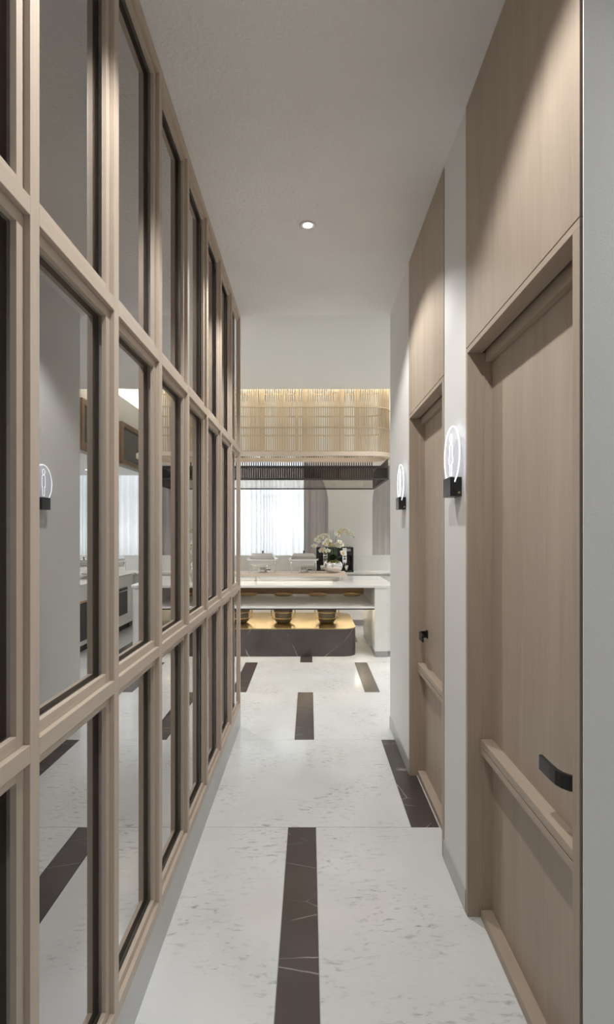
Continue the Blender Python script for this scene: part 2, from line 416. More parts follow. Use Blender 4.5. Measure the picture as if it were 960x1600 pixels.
S(obj('wall_back', bm, 'paint_smooth'), 'white back wall with two arched window openings')
for i, (a, b) in enumerate((WL, WRR)):
    w = S(empty('window_%d' % (i+1), ((a+b)/2, 9.80, WZ0)))
    n = max(2, round((b-a)/0.62)); L = b-a+0.2
    bm = bmesh.new()
    box(bm, -L/2, L/2, -0.04, 0.04, -0.10, -0.02); box(bm, -L/2, L/2, -0.04, 0.04, 1.82, 1.90)
    for k in range(n+1):
        x = -L/2 + L*k/n
        box(bm, x-0.025, x+0.025, -0.03, 0.03, -0.02, 1.82)
    box(bm, -L/2, L/2, -0.03, 0.03, 1.02, 1.07)
    obj('window_frame', bm, 'grey_metal', w)
    for k in range(n):
        for z0, z1 in ((-0.02, 1.02), (1.07, 1.82)):
            bm = bmesh.new(); box(bm, -L/2+L*k/n+0.025, -L/2+L*(k+1)/n-0.025, -0.004, 0.004, z0, z1)
            obj('pane', bm, 'window_glass', w)
bm = bmesh.new()
box(bm, -3.4, 3.3, 9.84, 9.9, 0, 1.0); box(bm, -3.4, 3.3, 9.40, 9.9, 3.00, 3.1)
box(bm, -3.4, 3.3, 9.40, 9.9, 0.9, 1.0)
box(bm, 0.45, 0.95, 9.72, 9.9, 1.0, 3.0); 
S(obj('wall_outer', bm, 'paint_smooth'))
# plinth and baseboards
bm = bmesh.new(); box(bm, XM-0.006, XL, -1.9, 4.209, 0, 0.146)
S(obj('baseboard_left', bm, 'marble_grey'), 'grey marble plinth under the lattice')
for nm, a, b in (('baseboard_right', D1[1]+0.002, D2[0]-0.002), ('baseboard_right_far', D2[1]+0.002, 4.172)):
    bm = bmesh.new(); box(bm, XR-0.005, XR, a, b, 0, 0.09, 0.001)
    S(obj(nm, bm, 'marble_grey'))

# ------------------------------------------------------------------ doors
def door(n, Y0, Y1, hside, hz, gap):
    d = S(empty('door_%d' % n, (XR, (Y0+Y1)/2, 0)))
    oy = (Y0+Y1)/2; ox = XR
    def B(name, x0, x1, y0, y1, z0, z1, mat, bev=0.0, parent=d):
        bm = bmesh.new(); box(bm, x0-ox, x1-ox, y0-oy, y1-oy, z0, z1, bev)
        return obj(name, bm, mat, parent)
    B('overdoor_panel', XD, XR+0.03, Y0, Y1, 2.2195, ZC, 'wood_upright', 0.001)
    bm = bmesh.new()
    J = 0.022
    box(bm, XD-ox, 0.672-ox, Y0-oy, Y1-oy, 2.196, 2.2155, 0.001)
    box(bm, 0.684-ox, 0.725-ox, Y0+J-oy, Y1-J-oy, 2.158, 2.2155, 0.001)
    obj('door_head', bm, 'wood_along', d)
    for a, b, c, e in ((Y0, Y0+0.033, Y0+0.033, Y0+0.045), (Y1-J, Y1, Y1-J-0.010, Y1-J)):
        bm = bmesh.new()
        box(bm, XD-ox, 0.725-ox, a-oy, b-oy, 0, 2.196, 0.001)
        box(bm, 0.676-ox, 0.725-ox, c-oy, e-oy, 0, 2.196, 0.001)
        obj('door_jamb', bm, 'wood_upright', d)
    B('shade_backing', 0.76, 0.799, Y0-0.008, Y1, 0.0, ZC, 'gap_shade_dark')  # near-black board, its colour stands in for shade in the gaps
    a, b = Y0+0.034, Y1-J-0.001
    leaf = B('door_leaf', 0.708, 0.75, a, b, 0.006, 2.19, 'wood_upright')
    a, b = Y0+0.046, Y1-J-0.011
    bm = bmesh.new()
    box(bm, 0.664-ox, 0.708-ox, a-oy, b-oy, 0.641, 0.665, 0.001); box(bm, 0.664-ox, 0.708-ox, a-oy, b-oy, 0.6695, 0.697, 0.001)
    box(bm, 0.674-ox, 0.708-ox, a-oy, b-oy, 0.664, 0.672)
    obj('cross_rail', bm, 'wood_along', d)
    B('bottom_rail', 0.664, 0.708, a, b, 0.003, 0.036, 'wood_along', 0.0015)
    # lever handle : flat bar that leaves the leaf and bends along it
    s = 1 if hside == 'near' else -1
    ya = (Y0+0.155) if hside == 'near' else (Y1-0.10)
    h = []
    pl = [(0.708, 0.0), (0.690, 0.002), (0.672, 0.010), (0.660, 0.026), (0.654, 0.045), (0.652, 0.075), (0.652, 0.140)]
    bm = bmesh.new(); rings = []
    for i, (x, y) in enumerate(pl):
        q0, q1 = pl[max(i-1, 0)], pl[min(i+1, len(pl)-1)]
        tx, ty = q1[0]-q0[0], q1[1]-q0[1]; l = math.hypot(tx, ty); nx, ny = -ty/l, tx/l
        w = 0.005
        ring = [bm.verts.new((x+nx*w*e-ox, (y+ny*w*e)*s+ya-oy, hz+zz)) for e, zz in ((1, -0.02), (-1, -0.02), (-1, 0.02), (1, 0.02))]
        rings.append(ring)
    for A, Bq in zip(rings, rings[1:]):
        for k in range(4): bm.faces.new((A[k], A[(k+1) % 4], Bq[(k+1) % 4], Bq[k]))
    bm.faces.new(rings[0]); bm.faces.new(rings[-1])
    hd = obj('door_handle', bm, 'black_metal', d); hd['label'] = 'black flat lever handle'
    bm = bmesh.new(); box(bm, 0.703-ox, 0.708-ox, ya-0.022-oy, ya+0.022-oy, hz-0.024, hz+0.024, 0.001)
    obj('rosette', bm, 'black_metal', d)
    return d
d1 = door(1, D1[0], D1[1], 'near', 0.852, True); d1['label'] = 'nearest pale wood door beside the woman sign'
d2 = door(2, D2[0], D2[1], 'far', 0.885, False); d2['label'] = 'far pale wood door beside the man sign'

# ------------------------------------------------------------------ mirror lattice
lat = tag(empty('lattice_partition', (XL, 1.5, 0.146)), 'pale wooden lattice of stepped bars backed with grey mirror panes along the corridor', 'partition')
PIT = 0.4476; YC0 = 1.0576; FW = 0.036; BW = 0.086; XS = -0.547; XK = -0.5595; Z0 = 0.146
OX, OY, OZ = XL, 1.5, 0.146
def ystep(bm, yc, hw_f, hw_b, z0, z1, zb0=None, zb1=None):
    box(bm, XS-XL, 0, yc-hw_f, yc+hw_f, z0, z1, 0.0012)
    box(bm, XK-XL, XS-XL, yc-hw_b, yc+hw_b, z0 if zb0 is None else zb0, z1 if zb1 is None else zb1, 0.0008)
bm = bmesh.new(); ystep(bm, 0, FW/2, BW/2, 0, ZC-Z0)
pm = bpy.data.meshes.new('post'); bm.to_mesh(pm); bm.free(); pm.materials.append(MATS['lattice_upright'])
# last post: flush at the far side
KS = list(range(-5, 8))
for k in KS: inst('post', pm, lat, (0, YC0+PIT*k-OY, 0))
rows = [(0.146, 0.182, 0.0, 0.025), (1.057, 1.093, 0.025, 0.025), (2.105, 2.141, 0.025, 0.025), (ZC-0.036, ZC, 0.025, 0.0)]
rms = []
for z0, z1, dn, upp in rows:
    bm = bmesh.new()
    ystep(bm, 0, (PIT-FW)/2, (PIT-BW)/2, 0, z1-z0, -dn, z1-z0+upp)
    me = bpy.data.meshes.new('rail'); bm.to_mesh(me); bm.free(); me.materials.append(MATS['lattice_along']); rms.append(me)
pane_m = {}; bez_m = {}
for k in KS[:-1]:
    yc = YC0+PIT*(k+0.5)-OY
    for (z0, z1, dn, upp), me in zip(rows, rms): inst('rail', me, lat, (0, yc, z0-OZ))
    for (a, b) in ((rows[0][1]+0.02, rows[1][0]-0.02), (rows[1][1]+0.02, rows[2][0]-0.02), (rows[2][1]+0.02, rows[3][0]-0.02)):
        if (a, b) not in pane_m:
            bm = bmesh.new(); box(bm, -0.006, 0, -(PIT-BW)/2-0.01, (PIT-BW)/2+0.01, 0, b-a)
            me = bpy.data.meshes.new('pane'); bm.to_mesh(me); bm.free(); me.materials.append(MATS['mirror']); pane_m[(a, b)] = me
        o = inst('pane', pane_m[(a, b)], lat, (XM-XL-0.0005, yc, a-OZ)); o['label'] = 'grey tinted mirror pane'
        if (a, b) not in bez_m:
            bm = bmesh.new(); hw = (PIT-BW)/2; x0, x1 = XM-XL, XK-XL; za, zb = 0.005, b-a-0.005
            box(bm, x0, x1, -hw-0.01, -hw, za-0.01, zb+0.01); box(bm, x0, x1, hw, hw+0.01, za-0.01, zb+0.01)
            box(bm, x0, x1, -hw, hw, za-0.01, za); box(bm, x0, x1, -hw, hw, zb, zb+0.01)
            me = bpy.data.meshes.new('pane_bezel'); bm.to_mesh(me); bm.free(); me.materials.append(MATS['bezel']); bez_m[(a, b)] = me
        inst('pane_bezel', bez_m[(a, b)], o, (0.0005, 0, 0))

# ------------------------------------------------------------------ toilet signs
def sign(name, yc, figure, label):
    t = tag(empty(name, (XR, yc, 1.645)), label, 'sign', 'edge-lit toilet signs')
    def place(pts): return [(-0.026, a, b) for a, b in pts]
    bm = bmesh.new()
    box(bm, -0.047, -0.0295, -0.0575, 0.0575, 0, 0.078, 0.001); box(bm, -0.0225, 0, -0.0575, 0.0575, 0, 0.078, 0.001)
    box(bm, -0.0295, -0.0225, -0.0575, 0.0575, 0, 0.055)
    obj('bracket', bm, 'black_metal', t)
    r = 0.12; cz = 0.172
    bm = bmesh.new()
    a0 = math.asin((0.060-cz)/r)
    out = [(r*math.cos(a0+(PI-2*a0)*i/48), cz+r*math.sin(a0+(PI-2*a0)*i/48)) for i in range(49)]
    prism(bm, [(0.975*a, cz+0.975*(b-cz)) for a, b in out], -0.0285, -0.0235, 'X')
    obj('acrylic_disc', bm, 'acrylic', t)
    bm = bmesh.new(); tube(bm, [(-0.026, a, b) for a, b in out], 0.0024, 8)
    obj('glowing_rim', bm, 'sign_glow', t, True)
    bm = bmesh.new()
    head = [(0.0165*math.cos(2*PI*i/20), 0.245+0.0185*math.sin(2*PI*i/20)) for i in range(20)]
    tube(bm, [(-0.0295, a, b) for a, b in head], 0.0010, 6, True)
    if figure == 'woman':
        half = [(0.010, 0.224), (0.017, 0.214), (0.019, 0.195), (0.030, 0.148), (0.029, 0.140), (0.016, 0.138), (0.014, 0.092), (0.008, 0.088)]
    else:
        half = [(0.010, 0.224), (0.019, 0.216), (0.021, 0.200), (0.021, 0.152), (0.017, 0.146), (0.014, 0.150), (0.012, 0.092), (0.007, 0.088)]
    body = half + [(-a, b) for a, b in reversed(half)]
    tube(bm, [(-0.0295, a, b) for a, b in body], 0.0010, 6, True)
    obj('figure_outline', bm, 'sign_glow', t)
    bm = bmesh.new()
    lathe(bm, [(0.0, 0), (0.0045, 0), (0.0045, 0.002), (0, 0.002)], 16)
    o = obj('screw', bm, 'brass', t, loc=(-0.012, -0.0595, 0.012)); o.rotation_euler = (-PI/2, 0, 0)
    o.location = (-0.011, -0.0577, 0.015); o.rotation_euler = (PI/2, 0, 0)
    return t
sign('toilet_sign', 2.265, 'woman', 'glowing round acrylic woman sign on black bracket beside the nearest door')
sign('toilet_sign', 3.54, 'man', 'glowing round acrylic man sign on black bracket beyond the far door')

# ------------------------------------------------------------------ downlights
def downlight(x, y, z, label, watts, ang=122, visible=True, blend=0.35, col=(1.0, 0.985, 0.955), soft=0.028):
    t = tag(empty('downlight', (x, y, z)), label, 'downlight', 'recessed ceiling downlights')
    bm = bmesh.new(); lathe(bm, [(0.024, 0.0), (0.040, -0.0005), (0.045, -0.003), (0.040, -0.004), (0.026, -0.003), (0.024, 0.0)], 28)
    obj('trim_ring', bm, 'paint_smooth', t, True)
    bm = bmesh.new(); lathe(bm, [(0, -0.0012), (0.024, -0.0012), (0.024, -0.0002), (0, -0.0002)], 24)
    obj('lens', bm, 'lens', t)
    ld = bpy.data.lights.new('downlight_lamp', 'SPOT'); ld.energy = watts; ld.spot_size = math.radians(ang); ld.spot_blend = blend
    ld.shadow_soft_size = soft; ld.color = col
    lo = bpy.data.objects.new('downlight_lamp', ld); COL.objects.link(lo); lo.parent = t; lo.location = (0, 0, -0.012)
    return t
downlight(-0.01, 2.96, ZC, 'small round downlight in the corridor ceiling, the only one in view', SPOT_W)
downlight(-0.01, 1.20, ZC, 'small round downlight in the corridor ceiling above the camera', SPOT_W)
downlight(1.6, 0.62, ZC, 'added unseen downlight in the lobby ceiling right of the camera', 74.0, 160, blend=1.0, col=(0.95, 0.97, 1.0), soft=0.16)  # unseen lamp added to brighten the wall end and near ceiling
downlight(0.98, 5.81, ZC, 'downlight in the dining room ceiling just past the right corridor wall', ROOM_W, 150, blend=1.0, soft=0.08)
downlight(2.4, 5.4, ZC, 'downlight in the dining room ceiling near the right side wall', ROOM_W, 150, blend=1.0, soft=0.08)
downlight(-1.4, 5.4, ZC, 'downlight in the dining room ceiling past the lattice end', ROOM_W, 150, blend=1.0, soft=0.08)
downlight(-2.7, 5.4, ZC, 'downlight in the dining room ceiling near the left side wall', ROOM_W, 150, blend=1.0, soft=0.08)
downlight(2.3, 7.2, 2.46, 'downlight under the bulkhead over the side counter front', ROOM_W*0.5)
downlight(2.3, 8.4, 2.46, 'downlight under the bulkhead near the back window', ROOM_W*0.5)

# cove LED strips
def led(name, x0, x1, y0, y1, z0, z1, mat, label):
    return tag(bx(name, x0, x1, y0, y1, z0, z1, mat), label, 'light strip', 'cove light strips')
led('led_strip', CX0, CX1, CY0-0.20, CY0-0.16, ZC+0.06, ZC+0.08, 'led_cove', 'warm cove light strip along the front lip of the coffer')
led('led_strip', CX1+0.25, CX1+0.29, CY0+0.2, 9.2, 3.50, 3.52, 'led_cove', 'warm cove light strip on top of the bulkhead')
led('led_strip', CX0-0.30, CX0-0.26, CY0, 9.2, ZC+0.06, ZC+0.08, 'led_cove', 'warm cove light strip along the left lip of the coffer')

# ------------------------------------------------------------------ framed panels on the bulkhead
def framed(y0, y1, z0, z1, label):
    t = tag(empty('framed_panel', (CX1, (y0+y1)/2, z0)), label, 'wall panel', 'wood framed panels on the bulkhead')
    w = (y1-y0)/2; h = z1-z0; f = 0.07
    for a, b, c, d, m in ((-w, -w+f, 0, h, 'wood_frame'), (w-f, w, 0, h, 'wood_frame'), (-w+f, w-f, 0, f, 'wood_frame'), (-w+f, w-f, h-f, h, 'wood_frame')):
        bm = bmesh.new(); box(bm, -0.05, -0.0005, a, b, c, d, 0.002); obj('frame_bar', bm, m, t)
    bm = bmesh.new(); box(bm, -0.02, -0.001, -w+f, w-f, f, h-f); obj('dark_glass', bm, 'screen_glass', t)
framed(7.95, 9.05, 2.50, 3.12, 'wood framed dark panel on the bulkhead nearest the back wall')
framed(6.55, 7.45, 2.50, 3.12, 'wood framed dark panel on the bulkhead nearest the dining room')

# ------------------------------------------------------------------ slatted canopy
def stadium(x0, x1, y0, y1, r, z, step=0.03):
    pts = []
    def line(a, b):
        L = math.hypot(b[0]-a[0], b[1]-a[1]); n = max(1, int(L/step))
        for i in range(n): pts.append((a[0]+(b[0]-a[0])*i/n, a[1]+(b[1]-a[1])*i/n, z))
    def ar(cx, cy, a0):
        n = max(6, int(r*PI/2/step))
        for i in range(n): a = a0+PI/2*i/n; pts.append((cx+r*math.cos(a), cy+r*math.sin(a), z))
    line((x0+r, y0), (x1-r, y0)); ar(x1-r, y0+r, -PI/2)
    line((x1, y0+r), (x1, y1-r)); ar(x1-r, y1-r, 0)
    line((x1-r, y1), (x0+r, y1)); ar(x0+r, y1-r, PI/2)
    line((x0, y1-r), (x0, y0+r)); ar(x0+r, y0+r, PI)
    return pts
KX0, KX1, KY0, KY1, KR = -1.95, 1.0, 6.60, 7.16, 0.27
can = tag(empty('slatted_canopy', ((KX0+KX1)/2, (KY0+KY1)/2, 2.42)), 'pale wooden slatted canopy with rounded ends hanging from the ceiling coffer', 'canopy')
cx, cy = (KX0+KX1)/2, (KY0+KY1)/2
def loc(p, dz): return [(x-cx, y-cy, dz) for x, y, z in p]
path = stadium(KX0, KX1, KY0, KY1, KR, 0)
bm = bmesh.new(); sweep_rect(bm, loc(path, 0.0), 0.07, 0.052); obj('bottom_rim', bm, 'wood_pale', can)
for z in (2.76, 3.01, 3.30):
    bm = bmesh.new(); sweep_rect(bm, loc(path, z-2.42), 0.024, 0.016); obj('hoop', bm, 'wood_slat', can)
bm = bmesh.new(); box(bm, -1.3, 1.3, -0.02, 0.02, 0.052, 0.062); obj('led_strip', bm, 'led_canopy_added', can)  # hidden strip added inside the canopy to make its slats glow
bm = bmesh.new(); box(bm, -1.34, 1.34, -0.03, 0.03, 0.040, 0.052); obj('added_led_tray', bm, 'wood_pale', can)  # tray added only to carry that strip
bm = bmesh.new(); box(bm, -0.0055, 0.0055, -0.007, 0.007, 0, 3.715-2.472)
sm = bpy.data.meshes.new('slat'); bm.to_mesh(sm); bm.free(); sm.materials.append(MATS['wood_slat'])
# even spacing along the loop
L = [0]
for i in range(len(path)):
    a, b = path[i], path[(i+1) % len(path)]; L.append(L[-1]+math.hypot(b[0]-a[0], b[1]-a[1]))
ns = int(L[-1]/0.0275); ns = min(ns, 290)
j = 0
for s in range(ns):
    d = L[-1]*s/ns
    while L[j+1] < d: j += 1
    a, b = path[j], path[(j+1) % len(path)]; f = (d-L[j])/(L[j+1]-L[j])
    inst('slat', sm, can, (a[0]+(b[0]-a[0])*f-cx, a[1]+(b[1]-a[1])*f-cy, 0.052), (0, 0, math.atan2(b[1]-a[1], b[0]-a[0])))
for x in (-1.2, -0.62, -0.17, -0.06, 0.42, 0.62):
    bm = bmesh.new(); box(bm, -0.022, 0.022, -0.02, 0.02, 0.0, 3.715-2.472)
    obj('hanger_post', bm, 'wood_slat', can, loc=(x-cx, KY1-0.035-cy, 0.052))

# ------------------------------------------------------------------ smoked glass hood
HX0, HX1, HY0, HY1 = -1.95, 0.987, 6.77, 8.36
hood = tag(empty('extractor_hood', ((HX0+HX1)/2, (HY0+HY1)/2, 2.15)), 'smoked glass extractor hood with dark metal edges below the slatted canopy', 'hood')
hx, hy = (HX0+HX1)/2, (HY0+HY1)/2; w = (HX1-HX0)/2; dd = (HY1-HY0)/2
for a, b, c, d, e, f in ((-w, w, -dd, -dd+0.018, 0, 0.018), (-w, w, dd-0.018, dd, 0, 0.018),
                         (-w, -w+0.018, -dd+0.018, dd-0.018, 0, 0.018), (w-0.018, w, -dd+0.018, dd-0.018, 0, 0.018),
                         (-w, w, -dd-0.005, -dd+0.03, 0.145, 0.172), (-w, w, dd-0.03, dd+0.03, 0.145, 0.172), (w-0.02, w, -dd+0.03, dd-0.03, 0.145, 0.172), (-w, -w+0.02, -dd+0.03, dd-0.03, 0.145, 0.172),
                         (w-0.016, w, dd-0.016, dd, 0.018, 0.145), (w-0.016, w, -dd, -dd+0.016, 0.018, 0.145)):
    bm = bmesh.new(); box(bm, a, b, c, d, e, f); obj('frame_bar', bm, 'slat_dark', hood)
for a, b, c, d, e, f, m in ((-w+0.018, w-0.018, -dd+0.005, -dd+0.011, 0.018, 0.145, 'smoked_glass'), (-w+0.018, w-0.018, dd-0.012, dd-0.006, 0.018, 0.145, 'smoked_glass_pale'),
                      (w-0.012, w-0.006, -dd+0.02, dd-0.035, 0.018, 0.145, 'smoked_glass'), (-w+0.006, -w+0.012, -dd+0.02, dd-0.035, 0.018, 0.145, 'smoked_glass'),
                      (w-0.012, w-0.006, -dd+0.02, dd-0.035, 0.172, 0.262, 'smoked_glass')):
    bm = bmesh.new(); box(bm, a, b, c, d, e, f); obj('glass_pane', bm, m, hood)
bm = bmesh.new(); box(bm, -0.008, 0.008, -0.008, 0.008, 0, 0.40)
dm = bpy.data.meshes.new('back_slat'); bm.to_mesh(dm); bm.free(); dm.materials.append(MATS['slat_dark'])
n = int((2*w-0.06)/0.034)
bm = bmesh.new(); box(bm, -w, w, dd-0.02, dd+0.02, 0.572, 0.59); obj('frame_bar', bm, 'slat_dark', hood)
for i in range(n+1): inst('back_slat', dm, hood, (-w+0.03+(2*w-0.06)*i/n, dd, 0.172))

# ------------------------------------------------------------------ buffet counter
BX0, BX1, BY0, BY1 = -1.95, 1.0, 6.50, 7.91
buf = tag(empty('buffet_counter', (0, 7.2, 0)), 'white marble buffet counter with an open middle shelf and slab ends', 'counter')
def BB(name, x0, x1, y0, y1, z0, z1, mat, bev=0.0, parent=buf):
    bm = bmesh.new(); box(bm, x0, x1, y0-7.2, y1-7.2, z0, z1, bev); return obj(name, bm, mat, parent)
bm = bmesh.new(); prism(bm, [(a, b-7.2) for a, b in round_rect(BX0, BX1+0.02, BY0, BY1, 0.10)], 0.832, 0.858); obj('counter_top', bm, 'marble_counter', buf)
for a, b in ((0.781, BX1), (BX0, BX0+0.22)):
    crn = (1, 0, 0, 1) if a > 0 else (0, 1, 1, 0)
    bm = bmesh.new(); prism(bm, [(p, q-7.2) for p, q in round_rect(a, b, BY0+0.01, BY1-0.01, 0.09, 8, crn)], 0.07, 0.832); leg = obj('end_slab', bm, 'marble_counter', buf)
    bm = bmesh.new(); prism(bm, [(p, q-7.2) for p, q in round_rect(a+0.004, b-0.006, BY0+0.016, BY1-0.016, 0.088, 8, crn)], 0.0, 0.07); obj('kick_plate', bm, 'grey_metal', buf)
BB('shelf', BX0+0.22, 0.781, BY0+0.01, 7.89, 0.582, 0.602, 'marble_counter', 0.001)
BB('back_panel', BX0+0.22, 0.781, 7.86, 7.885, 0.602, 0.832, 'wood_dark')
BB('led_strip', BX0+0.24, 0.775, 6.556, 6.571, 0.574, 0.582, 'led_buffet')
BB('led_strip', BX0+0.24, 0.775, 7.60, 7.615, 0.574, 0.582, 'led_buffet')
BB('led_strip', BX0+0.24, 0.775, 7.80, 7.812, 0.826, 0.832, 'led_white')
BB('shelf_lip', BX0+0.22, 0.781, 6.535, 6.55, 0.564, 0.582, 'slat_dark')
# low dark marble plinth inside the counter
pl = tag(empty('marble_plinth', (-0.5, 7.2, 0)), 'low dark veined marble plinth with brass top below the buffet shelf', 'plinth')
out = [(a+0.5, b-7.2) for a, b in round_rect(-1.55, 0.565, 6.545, 7.84, 0.16, 10)]
bm = bmesh.new(); prism(bm, out, 0.0, 0.328); obj('plinth_body', bm, 'marble_dark', pl)
bm = bmesh.new(); prism(bm, [(a*1.001, b*1.002) for a, b in out], 0.328, 0.338); obj('brass_top', bm, 'brass', pl)

# soup pots on the brass top
def make_pot():
    t = empty('soup_pot')
    bm = bmesh.new(); lathe(bm, [(0, 0), (0.075, 0), (0.095, 0.012), (0.118, 0.05), (0.122, 0.06), (0.110, 0.064), (0.110, 0.135), (0.122, 0.140), (0.125, 0.165), (0.115, 0.17), (0, 0.172)], 32)
    obj('pot_body', bm, 'pot_grey', t, True, autos=True)
    bm = bmesh.new(); lathe(bm, [(0.110, 0.172), (0.117, 0.174), (0.112, 0.186), (0.06, 0.204), (0.012, 0.210), (0.012, 0.222), (0.016, 0.228), (0, 0.232)], 32)
    obj('lid', bm, 'pot_grey', t, True)
    for s in (-1, 1):
        bm = bmesh.new()
        tube(bm, [(s*0.112, -0.035, 0.06), (s*0.145, -0.035, 0.066), (s*0.152, -0.035, 0.10), (s*0.152, -0.033, 0.15), (s*0.150, 0.0, 0.158), (s*0.152, 0.033, 0.15), (s*0.152, 0.035, 0.10), (s*0.145, 0.035, 0.066), (s*0.112, 0.035, 0.06)], 0.007, 8)
        obj('handle', bm, 'brass', t, True)
    for z in (0.062, 0.137):
        bm = bmesh.new(); lathe(bm, [(0.108, z-0.003), (0.125, z-0.003), (0.126, z), (0.125, z+0.004), (0.108, z+0.004)], 32)
        obj('brass_band', bm, 'brass', t, True)
    return t
pot = make_pot()
for i, (x, lab) in enumerate(((0.222, 'grey lidded soup pot with brass handles, nearest the right slab end'), (-0.338, 'grey lidded soup pot with brass handles, left of the centre'),
                              (-0.89, 'grey lidded soup pot with brass handles, half hidden by the lattice end'))):
    o = pot if i == 0 else copy_tree(pot)
    o.location = (x, 6.98, 0.338); tag(o, lab, 'pot', 'soup pots under the buffet shelf')
# brass rimmed serving trays on the shelf
def make_tray():
    t = empty('serving_tray')
    bm = bmesh.new(); lathe(bm, [(0, 0), (0.112, 0), (0.118, 0.004), (0.124, 0.012), (0.118, 0.012), (0.11, 0.006), (0, 0.005)], 32); obj('dish', bm, 'brass', t, True)
    bm = bmesh.new(); lathe(bm, [(0.118, 0.011), (0.131, 0.012), (0.133, 0.015), (0.130, 0.018), (0.120, 0.016), (0.118, 0.011)], 32); obj('brass_rim', bm, 'brass', t, True)
    return t
tr = make_tray()
for i, (x, lab) in enumerate(((0.60, 'brass rimmed round tray on the shelf beside the right slab end'), (0.118, 'brass rimmed round tray on the shelf below the orchid vase'),
                              (-0.377, 'brass rimmed round tray on the shelf between the two chafing dishes'), (-0.87, 'brass rimmed round tray on the shelf beside the lattice end'))):
    o = tr if i == 0 else copy_tree(tr)
    o.location = (x, 7.715, 0.602); tag(o, lab, 'tray', 'brass rimmed trays on the shelf')
# riser plank on the counter
ri = tag(empty('riser_shelf', (-0.7, 7.3, 0.858)), 'long low pale wood riser on steel feet standing on the buffet top', 'riser')
bm = bmesh.new(); box(bm, -1.15, 1.184, -0.25, 0.27, 0.062, 0.098, 0.002); obj('plank', bm, 'wood_pale', ri)
for x in (-1.05, 0.0, 1.10):
    for y in (-0.2, 0.2):
        bm = bmesh.new(); lathe(bm, [(0, 0), (0.02, 0), (0.02, 0.008), (0.012, 0.010), (0.012, 0.054), (0.02, 0.056), (0.02, 0.062), (0, 0.062)], 16, (x, y, 0)); obj('foot', bm, 'steel', ri, True, autos=True)
bm = bmesh.new(); box(bm, -1.1, 1.02, 0.10, 0.112, 0.054, 0.062); obj('led_strip', bm, 'led_white', ri)

# ------------------------------------------------------------------ chafing dishes
def frustum(bm, w0, d0, z0, w1, d1, z1):
    A = [bm.verts.new((s*w0/2, t*d0/2, z0)) for s, t in ((-1, -1), (1, -1), (1, 1), (-1, 1))]
    B = [bm.verts.new((s*w1/2, t*d1/2, z1)) for s, t in ((-1, -1), (1, -1), (1, 1), (-1, 1))]
    bm.faces.new(A[::-1]); bm.faces.new(B)
    for i in range(4): bm.faces.new((A[i], A[(i+1) % 4], B[(i+1) % 4], B[i]))
def make_chafer():
    t = empty('chafing_dish')
    bm = bmesh.new(); frustum(bm, 0.285, 0.23, 0.105, 0.30, 0.245, 0.168); obj('water_pan', bm, 'steel', t)
    bm = bmesh.new(); frustum(bm, 0.36, 0.28, 0.168, 0.40, 0.30, 0.186); frustum(bm, 0.40, 0.30, 0.186, 0.33, 0.27, 0.192); obj('rim', bm, 'chrome', t)
    bm = bmesh.new(); frustum(bm, 0.325, 0.265, 0.192, 0.315, 0.255, 0.215); frustum(bm, 0.315, 0.255, 0.215, 0.265, 0.205, 0.262); bmesh.ops.bevel(bm, geom=bm.edges[:], offset=0.004, segments=2, affect='EDGES')
    lid = obj('lid', bm, 'steel', t)
    bm = bmesh.new(); lathe(bm, [(0, 0), (0.012, 0), (0.007, 0.008), (0.007, 0.016), (0.013, 0.02), (0.012, 0.028), (0, 0.03)], 16); obj('knob', bm, 'black_plastic', lid, True, loc=(0, 0, 0.262))
    for sx in (-1, 1):
        bm = bmesh.new()
        for sy in (-1, 1): tube(bm, [(sx*0.165, sy*0.13, 0.172), (sx*0.165, sy*0.13, 0.10), (sx*0.165, sy*0.13, 0.0)], 0.005, 8)
        tube(bm, [(sx*0.165, -0.13, 0.095), (sx*0.165, 0.13, 0.095)], 0.004, 8)
        obj('leg_frame', bm, 'chrome', t, True)
    bm = bmesh.new(); tube(bm, [(-0.165, -0.13, 0.098), (0.165, -0.13, 0.098)], 0.004, 8); tube(bm, [(-0.165, 0.13, 0.098), (0.165, 0.13, 0.098)], 0.004, 8); obj('stretcher', bm, 'chrome', t, True)
    bm = bmesh.new(); lathe(bm, [(0, 0), (0.070, 0), (0.074, 0.010), (0.056, 0.016), (0.052, 0.03), (0.046, 0.058), (0.036, 0.066), (0.034, 0.074), (0, 0.075)], 24); bu = obj('burner', bm, 'steel', t, True, autos=True)
    bm = bmesh.new(); box(bm, 0.05, 0.105, -0.006, 0.006, 0.03, 0.042, 0.002); obj('burner_handle', bm, 'black_plastic', bu)
    return t
ch = make_chafer()
for i, (x, y, z, r, lab) in enumerate(((-0.625, 7.27, 0.956, 0, 'steel chafing dish on the riser, nearest the lattice end'), (-0.078, 7.27, 0.956, 0, 'steel chafing dish on the riser, beside the orchid vase'),
                                    (1.92, 8.50, 0.86, 1.57, 'steel chafing dish at the back corner of the side counter, seen in the mirror'), (1.95, 7.45, 0.86, 1.57, 'steel chafing dish at the middle of the side counter, seen in the mirror'))):
    o = ch if i == 0 else copy_tree(ch)
    o.location = (x, y, z); o.rotation_euler.z = r; tag(o, lab, 'chafing dish', 'chafing dishes')

